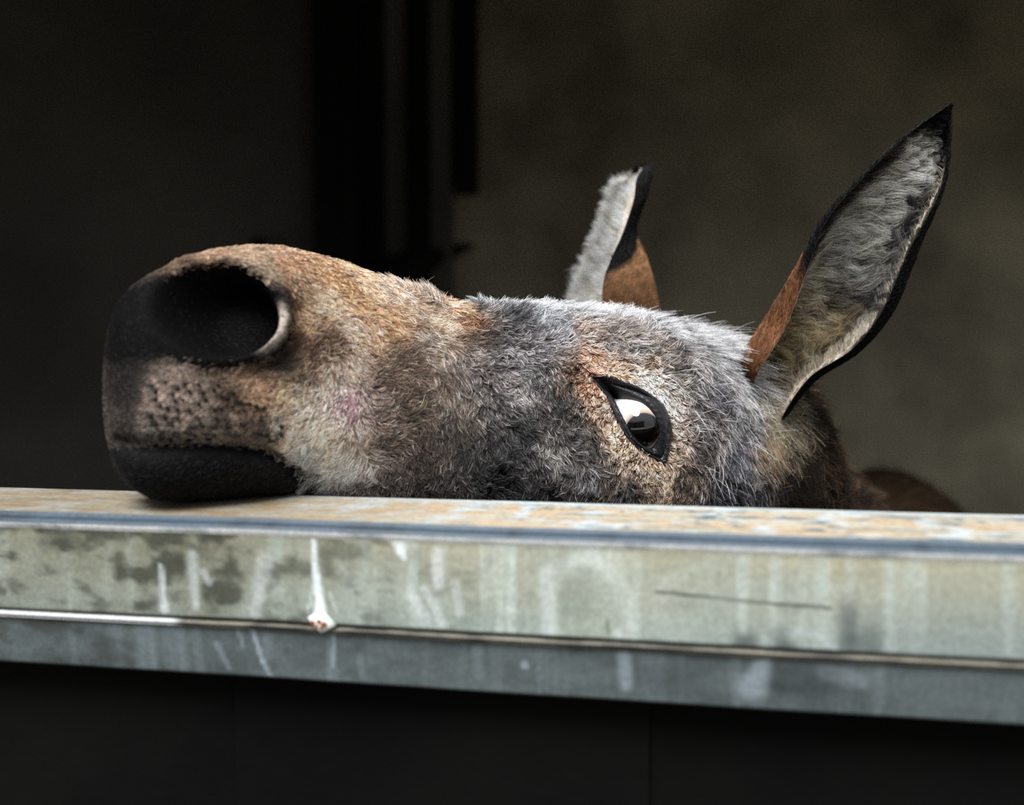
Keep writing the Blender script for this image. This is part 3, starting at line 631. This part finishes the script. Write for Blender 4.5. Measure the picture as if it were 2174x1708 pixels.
def far_col(t, v, inner):
    n = fbm(t*14, v*9, 201)
    if inner:
        c = mix(np.broadcast_to(lin((252, 249, 242)), t.shape+(3,)), lin((236, 214, 192)), sstep(.55, 1, v)*.6+sstep(.25, 0, t)*.5*n)
        c = mix(c, lin((170, 155, 145)), sstep(.82, .97, t)*.7)
    else:
        c = mix(np.broadcast_to(lin((160, 118, 82)), t.shape+(3,)), lin((160, 136, 120)), sstep(.62, .38, v))
        c = mix(c, lin((60, 36, 20)), sstep(.42, .1, t)*.6*n*1.6)
        c = mix(c, BLK, np.maximum(sstep(.0, .05, v+.03*(n-.5)-(.985-1.5*np.clip(t-.22, 0, 1)**1.5))*sstep(.1, .16, t), sstep(.50, .58, t+.12*(v-.5)+.06*(n-.5))))
    c = mix(c, BLK, sstep(.93, .965, t+.03*(n-.5)))
    L = np.where(inner, .010, .0035)*np.ones_like(t)
    return c, L
def near_col(t, v, inner):
    n = fbm(t*16, v*10, 211); n2 = fbm(t*40, v*26, 215)
    n3 = fbm(t*10+v*4, v*7, 231)
    if inner:
        c = mix(np.broadcast_to(lin((240, 238, 228)), t.shape+(3,)), lin((70, 70, 72)), np.exp(-((v-.64-.2*(n-.5))/.13)**2)*sstep(.2, .4, t)*.9+.8*(n2-.5)+2.4*np.clip(n3-.5, 0, 1)*sstep(.25, .42, t))
        c = mix(c, lin((206, 186, 146)), sstep(.5, .28, t)*.8)
        c = mix(c, lin((186, 168, 158)), sstep(.12, .0, v)*.6)
        c = mix(c, lin((30, 28, 26)), np.exp(-((v-.74)/.03)**2)*sstep(.5, .3, t)*.9)
        c = mix(c, lin((206, 194, 176)), sstep(.77, .80, v)*.8)
    else:
        c = mix(np.broadcast_to(lin((150, 100, 68)), t.shape+(3,)), lin((84, 56, 36)), n)
        c = mix(c, BLK, sstep(.30, .22, v)*sstep(.02, .10, t)*sstep(.32, .24, t)*.0+np.maximum(sstep(.38, .48, t+.1*(n-.5)), sstep(.6, .7, v)*sstep(.02, .1, t)))
        c = mix(c, BLK, np.exp(-((v-.30)/.07)**2)*.85)
    edge = np.minimum(v, 1-v)
    c = mix(c, BLK, sstep(np.where(v < .5, .12, .055), .03, edge)*sstep(.34, .46, t)*(1. if not inner else .9))
    c = mix(c, BLK, sstep(.9, .96, t))
    L = np.where(inner, .016, .004)*np.where(v > .85, .45, 1.)
    return c, L
FAR = [(0, 1200,700,.895, 1300,770,.905, 1560,770,.87, 1278,735,.812),
       (.2, 1216,620,.895, 1300,640,.91, 1530,640,.87, 1279,612,.812),
       (.4, 1246,545,.893, 1320,552,.906, 1462,560,.87, 1296,552,.82),
       (.58, 1272,480,.89, 1325,485,.90, 1390,480,.868, 1322,494,.83),
       (.78, 1302,406,.886, 1345,410,.89, 1412,405,.862, 1345,424,.836),
       (.92, 1328,378,.88, 1362,374,.882, 1420,366,.86, 1352,378,.845),
       (1, 1350,356,.87, 1364,346,.87, 1404,352,.862, 1374,348,.86)]
NEAR = [(0, 1590,880,.80, 1500,820,.83, 1640,1010,.87, 1640,940,.80),
        (.10, 1606,795,.73, 1465,735,.80, 1695,935,.84, 1668,872,.735),
        (.25, 1664,700,.725, 1535,600,.785, 1780,856,.80, 1722,798,.725),
        (.42, 1712,575,.715, 1622,505,.775, 1896,782,.785, 1808,742,.715),
        (.60, 1752,470,.71, 1708,425,.76, 1975,690,.775, 1872,662,.71),
        (.78, 1830,378,.705, 1804,345,.74, 2015,545,.75, 1932,528,.705),
        (.92, 1920,292,.70, 1910,272,.72, 2040,390,.725, 2000,392,.70),
        (1, 2012,225,.70, 2014,221,.702, 2024,231,.702, 2020,235,.70)]
ear_far = ear(FAR, far_col, 'far ear, white inside with a black edge and tip', True); ear_near = ear(NEAR, near_col, 'near ear, furry grey inside with black rims')

# ------------------------------------------------------------------ fur as hair curves
hairm = bpy.data.materials.new('donkey_fur'); hairm.use_nodes = True; n_ = hairm.node_tree; b_ = n_.nodes['Principled BSDF']
a_ = n_.nodes.new('ShaderNodeAttribute'); a_.attribute_name = 'coat'; n_.links.new(a_.outputs['Color'], b_.inputs['Base Color'])
b_.inputs['Roughness'].default_value = .5; b_.inputs['Specular IOR Level'].default_value = .25
whitem = hairm.copy(); whitem.name = 'white_ear_fur'; wt = whitem.node_tree      # pale down lets light through
wp = wt.nodes['Principled BSDF']; wa = [q for q in wt.nodes if q.type == 'ATTRIBUTE'][0]; wo = [q for q in wt.nodes if q.type == 'OUTPUT_MATERIAL'][0]
tr_ = wt.nodes.new('ShaderNodeBsdfTranslucent'); mx_ = wt.nodes.new('ShaderNodeMixShader'); mx_.inputs[0].default_value = .55
wt.links.new(wa.outputs['Color'], tr_.inputs['Color']); wt.links.new(wp.outputs[0], mx_.inputs[1]); wt.links.new(tr_.outputs[0], mx_.inputs[2]); wt.links.new(mx_.outputs[0], wo.inputs['Surface'])
def noise3(P, sc, seed):
    r = np.random.default_rng(seed); v = 0
    for k in range(7):
        w = r.normal(size=3); w = w/np.linalg.norm(w)*sc*(.6+r.random()*1.2); v = v+np.sin(P@w+r.random()*6.28)
    return v/2.6
def make_hair(name, R, D, Nn, L, colr, rad, K=5, curl=.25, clumps=None, clump=.5, tipc=1.5, rootc=.35, seed=1, parent=donkey, jit=.22, lift=.35, label=None, amp=.4, mat=None):
    """R roots, D unit tangent directions, Nn normals, L lengths"""
    r = np.random.default_rng(seed); N = len(R)
    D = D+r.normal(0, 1, R.shape)*jit; D = D-Nn*(D*Nn).sum(1)[:, None]; D /= np.linalg.norm(D, axis=1)[:, None]+1e-9
    lf = (lift if np.isscalar(lift) else lift)*(1+r.normal(0, .25, N)); lf = np.clip(lf, .04, 1.2)
    L = L*np.clip(r.normal(1, .22, N), .4, 1.7)
    u = np.linspace(0, 1, K)
    B = np.cross(D, Nn); cu = r.normal(0, curl, N)
    P = np.zeros((N, K, 3))
    for k, t in enumerate(u):
        P[:, k] = R+D*(L*t)[:, None]+Nn*(L*np.sin(lf)*(t*(1-.35*t)*1.5))[:, None]+B*(L*cu*t*t)[:, None]
    if clumps:
        g = r.choice(N, min(clumps, N), replace=False); kd = kdtree.KDTree(len(g))
        for i, gi in enumerate(g): kd.insert(R[gi], i)
        kd.balance(); own = np.fromiter((kd.find(p)[1] for p in R), int, N); tip = P[g[own]]
        off = np.linalg.norm(R-R[g[own]], axis=1); ok = (off < L*1.2)*1.
        for k, t in enumerate(u): P[:, k] += (tip[:, k]-P[:, k])*(clump*t**1.3*ok)[:, None]
    C = np.ones((N, K, 4), np.float32); v = np.exp(r.normal(0, 1, N)*amp)[:, None]
    tint = 1+r.normal(0, .05, (N, 3))
    for k, t in enumerate(u): C[:, k, :3] = np.clip(colr*v*tint*(rootc+(tipc-rootc)*t**.8), 0, .95)
    cur = bpy.data.hair_curves.new(name); cur.add_curves([K]*N)
    cur.position_data.foreach_set('vector', (P-DOFF).astype(np.float32).ravel())
    ra = cur.attributes.get('radius') or cur.attributes.new('radius', 'FLOAT', 'POINT')
    ra.data.foreach_set('value', (np.broadcast_to(np.asarray(rad).reshape(-1, 1), (N, K))*(1-.8*u**1.5)).astype(np.float32).ravel())
    ca = cur.attributes.new('coat', 'FLOAT_COLOR', 'POINT'); ca.data.foreach_set('color', C.ravel())
    cur.materials.append(mat or hairm)
    ob = bpy.data.objects.new(name, cur); COL.objects.link(ob); ob.parent = parent; ob['kind'] = 'stuff'
    if label: ob['label'] = label
    return ob
# roots on the body skin
A3 = V; i_, j_ = np.meshgrid(np.arange(NR-1), np.arange(NP), indexing='ij'); i_ = i_.ravel(); j_ = j_.ravel(); j2 = (j_+1) % NP
Q = [V[i_, j_], V[i_, j2], V[i_+1, j_], V[i_+1, j2]]
QB = [BASE[i_, j_], BASE[i_, j2], BASE[i_+1, j_], BASE[i_+1, j2]]
area = np.linalg.norm(np.cross(QB[1]-QB[0], QB[2]-QB[0]), axis=1)
cenq = sum(Q)/4; nq = NRM2[i_, j_]; sq, zq, wq = hcoord(cenq)
vis = ((cenq-O)*nq).sum(1)/np.linalg.norm(cenq-O, axis=1)
dens = np.where(sq < .47, 1., .16)*np.where(vis < .12, 1., .10)*np.where(zq < -.16, .04, 1.)*np.where(sq > .62, .15, 1.)
dens *= np.where((sq < .17) & (sq > -.02), 1.35, 1.0)
pq = area*dens; pq /= pq.sum()
NF = 330000
ch = rng.choice(len(pq), NF, p=pq); a = rng.random(NF)[:, None]; b = rng.random(NF)[:, None]
R = (Q[0][ch]*(1-a)+Q[1][ch]*a)*(1-b)+(Q[2][ch]*(1-a)+Q[3][ch]*a)*b
ii, jj = i_[ch], j_[ch]; Nn = NRM2[ii, jj]*(1-b)+NRM2[ii+1, jj]*b; Nn /= np.linalg.norm(Nn, axis=1)[:, None]
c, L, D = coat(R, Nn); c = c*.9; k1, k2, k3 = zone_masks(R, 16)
drop = k3 | (k1 & (rng.random(NF) < .9)) | (k2 & (rng.random(NF) < .75))
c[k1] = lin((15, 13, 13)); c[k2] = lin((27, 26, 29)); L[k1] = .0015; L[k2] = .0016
keep = ~drop; R, Nn, c, L, D, k1, k2 = [x[keep] for x in (R, Nn, c, L, D, k1, k2)]
for x, y in ((740, 855), (752, 872)):
    d = np.linalg.norm(R-hit(x, y)[0], axis=1); kp = ~((d < .0055) & (rng.random(len(R)) < .8)); R, Nn, c, L, D, k1, k2 = [q[kp] for q in (R, Nn, c, L, D, k1, k2)]
# whisker pits on the upper lip: bare dark follicles
pits = []
for x in range(330, 640, 22):
    for y in range(800, 940, 17):
        xx = x+random.uniform(-7, 7)+(y//17 % 2)*9; yy = y+random.uniform(-5, 5)
        if yy > 812+max(0, (xx-440))*.28 and yy < 934 and not (xx > 560 and yy < 905) and xx < 610:
            q_ = hit(xx, yy)[0]
            if all(np.linalg.norm(q_-p_) > .0037 for p_ in pits): pits.append(q_)
pits = np.array(pits); dmin = np.full(len(R), 1.)
lipz = np.where(hcoord(R)[0] < .12)[0]
dmin[lipz] = np.sqrt(((R[lipz][:, None]-pits[None])**2).sum(2)).min(1)
kp = ~((dmin < .0015) & (rng.random(len(R)) < .85)); R, Nn, c, L, D, k1, k2, dmin = [q[kp] for q in (R, Nn, c, L, D, k1, k2, dmin)]
f = np.exp(-(dmin/.0019)**4)[:, None]; c = c*(1-f)+lin((10, 9, 9))*f; L = np.where(dmin < .0016, L*.5, L)
for x, y in ((548, 527), (500, 548), (470, 548)):
    d = np.linalg.norm(R-hit(x, y)[0], axis=1); f = (np.exp(-(d/.0022)**2)*.8)[:, None]; c = c*(1-f)+lin((40, 44, 52))*f
fv = []; ff = []
for P_ in pits:
    k_ = np.argmin(((SK-P_)**2).sum(1)); nn_ = SN[k_]; t1 = np.cross(nn_, HZ); t1 /= np.linalg.norm(t1); t2 = np.cross(nn_, t1); b0 = len(fv); r0 = .00115*rng.uniform(.75, 1.25)
    for (rr, hh) in ((1, 0), (.95, .0016), (.6, .0022)):
        for q_ in range(7): fv.append(P_+(t1*math.cos(q_*.8976)+t2*math.sin(q_*.8976))*r0*rr+nn_*hh-DOFF)
    fv.append(P_+nn_*.0024-DOFF)
    for f_ in grid_faces(3, 7, True): ff.append(tuple(b0+f_))
    for q_ in range(7): ff.append((b0+21, b0+14+q_, b0+14+(q_+1) % 7))
fo = link_mesh('whisker_follicles', fv, ff, mat_noise('follicle_skin', (8, 7, 7), (16, 14, 14), 600, .7, 0), donkey); fo['kind'] = 'stuff'; fo['label'] = 'dark whisker follicles dotted over the upper lip'
# patchy coat: soft lighter and darker tufts
s_, z_, w_ = hcoord(R); fl = noise3(R, 260, 5); fl2 = noise3(R, 620, 6)
hairy = np.clip((s_-.17)/.06, 0, 1)
lum = c@np.array([.25, .6, .15]); c = lum[:, None]+(c-lum[:, None])*np.where(hairy > .5, .80, .82)[:, None]; c = c*np.where(lum > 0, (lum/.18)**.24, 1)[:, None]*1.22*np.array([1.03, 1, .955])
fl3 = noise3(R, 1700, 12); c = c*(np.exp((.20*fl+.24*fl2+.34*fl3)*(.6+.4*hairy)))[:, None]; c = np.clip(c, 0, 1)
# direction swirls
sw = noise3(R, 190, 8)*.55*hairy+noise3(R, 480, 9)*.45*(.25+.75*hairy)
B = np.cross(Nn, D); D = D*np.cos(sw)[:, None]+B*np.sin(sw)[:, None]
L = np.where(hairy > .5, L*np.interp(s_, [.2, .33, .42], [.74, .8, 1.0]), L)
topz = np.clip((Nn[:, 2]-.55)/.3, 0, 1)*hairy
L = L*(1+.35*topz)
lift = np.where(hairy > .5, .55, .20)+.35*topz+.10*np.clip(noise3(R, 300, 10), -1, 1)*hairy
rad = np.where(hairy > .5, .00017, .00015)
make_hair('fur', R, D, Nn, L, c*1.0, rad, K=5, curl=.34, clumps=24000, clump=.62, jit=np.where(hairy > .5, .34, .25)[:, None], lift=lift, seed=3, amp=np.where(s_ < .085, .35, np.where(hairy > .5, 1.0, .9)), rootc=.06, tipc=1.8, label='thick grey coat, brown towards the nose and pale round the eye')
# long pale guard hairs on brow, poll and cheek edge
def region_roots(pts, n, spread):
    out = []
    for (x, y, m) in pts:
        P, nn_ = hit(x, y)
        idx = np.argsort(((R-P)**2).sum(1))[:int(spread)]
        out.append(rng.choice(idx, int(n*m), replace=False))
    return np.concatenate(out)
gi = region_roots([(1480, 720, 1), (1520, 760, 1.6), (1560, 800, 1.6), (1590, 860, 1.5), (1570, 930, .5), (1430, 700, 1), (1540, 1000, .3), (1585, 1020, .3), (1500, 880, .8), (1440, 760, .7), (1350, 690, .5), (1500, 960, .3), (1480, 690, 1.), (1540, 730, 1.)], 60, 5200)
make_hair('guard_hair', R[gi], D[gi], Nn[gi], np.clip(L[gi]*1.7, .012, np.where(hcoord(R[gi])[1] > -.03, .034, .017)), mix(c[gi], lin((226, 226, 228)), np.full(len(gi), .75)), np.full(len(gi), .00021), K=6, curl=.16, lift=.6, seed=11, amp=.25, tipc=1.2, rootc=.6, jit=.3, label='long pale guard hairs on brow and cheek')
# dark mane tuft behind the ear
# ear fur
def ear_fur(E, colf, nin, nout, dirin, label, seed, Lin, Lout=1., clump=.5):
    ob, G, I, n, tg, vg = E; nt, nv = G.shape[:2]
    for inner, cnt in ((True, nin), (False, nout)):
        S_ = I if inner else G; r = np.random.default_rng(seed+inner)
        ar = np.linalg.norm(np.cross(np.gradient(G, axis=0), np.gradient(G, axis=1)), axis=2)[:-1, :-1].ravel(); ar /= ar.sum()
        ch = r.choice(len(ar), cnt, p=ar); i = ch//(nv-1); j = ch % (nv-1); a = r.random(cnt); b = r.random(cnt)
        P = (S_[i, j]*((1-a)*(1-b))[:, None]+S_[i+1, j]*(a*(1-b))[:, None]+S_[i, j+1]*((1-a)*b)[:, None]+S_[i+1, j+1]*(a*b)[:, None])
        t = (i+a)/(nt-1); v = (j+b)/(nv-1); nn_ = n[i, j]*(1 if inner else -1)
        c, L = colf(t, v, inner); c = np.array(c)
        du = np.gradient(G, axis=0)[i, j]; du /= np.linalg.norm(du, axis=1)[:, None]; dv = np.gradient(G, axis=1)[i, j]; dv /= np.linalg.norm(dv, axis=1)[:, None]
        if inner: D_ = du*.75+dv*(np.where(v < dirin, 1, -1)[:, None]*.9*np.clip(np.abs(v-dirin)*6, 0, 1)[:, None] if Lin <= 1 else -1.1); L = L*Lin*np.clip((1-t)*5, .25, 1)
        else: D_ = du+0*dv; L = L*Lout
        blk = (c.sum(1) < .05); L = np.where(blk, np.minimum(L, .004), L)
        c = c*(1+.25*noise3(P, 500, seed+3)[:, None]*(~blk)[:, None]); c = np.clip(c, .004, .95)
        make_hair('inner_fur' if inner else 'outer_fur', P, D_, nn_, L, c, np.full(cnt, .00017), K=5, curl=.3, clumps=cnt//(14 if Lin > 1 else 45) if inner else cnt//8, clump=clump if inner else .3, mat=whitem if inner else None, lift=.55 if inner else .25, seed=seed+5, amp=.12 if Lin > 1 else .4, parent=ob, tipc=1.15 if Lin <= 1 else 1.05, rootc=.7 if Lin <= 1 else 1)
ear_fur(ear_far, far_col, 30000, 22000, .5, '', 21, 1.25)
ear_fur(ear_near, near_col, 34000, 26000, .62, '', 41, 1.0, clump=.75)
# tufts where the near ear joins the head
tr = []; tn = []; td = []; tl = []; tcl = []
for (x, y, dx, dy, L0, col, m) in [(1630, 830, 1, -.2, .022, (168, 156, 130), 500), (1650, 870, .5, .7, .028, (154, 142, 118), 500), (1625, 900, .4, 1, .026, (136, 126, 108), 400), (1600, 840, 1, .1, .022, (170, 164, 160), 400), (1610, 790, 1, -.2, .016, (190, 150, 120), 300),
        (1650, 930, .8, .8, .026, (40, 32, 24), 700), (1640, 980, 1, .5, .026, (28, 22, 18), 700), (1670, 1000, 1, .7, .028, (36, 26, 16), 600), (1620, 940, .6, 1, .022, (140, 112, 86), 300), (1650, 1040, 1, .5, .026, (30, 24, 18), 500)]:
    P, nn_ = hit(x, y); idx = rng.choice(np.argsort(((SK-P)**2).sum(1))[:420], m); d = np.array([1., 0, 0])*dx-U*dy
    tr.append(SK[idx]+rng.normal(0, .001, (m, 3))); tn.append(SN[idx]); td.append(np.tile(d/np.linalg.norm(d), (m, 1))); tl.append(np.full(m, L0)); tcl.append(np.tile(lin(col), (m, 1)))
tr, tn, td, tl, tcl = [np.concatenate(q) for q in (tr, tn, td, tl, tcl)]
make_hair('ear_tuft', tr, td, tn, tl, tcl, np.full(len(tr), .00018), K=6, curl=.3, clumps=260, clump=.5, lift=.35, seed=61, amp=.3, tipc=1.2, rootc=.6, label='loose tufts where the near ear joins the head')
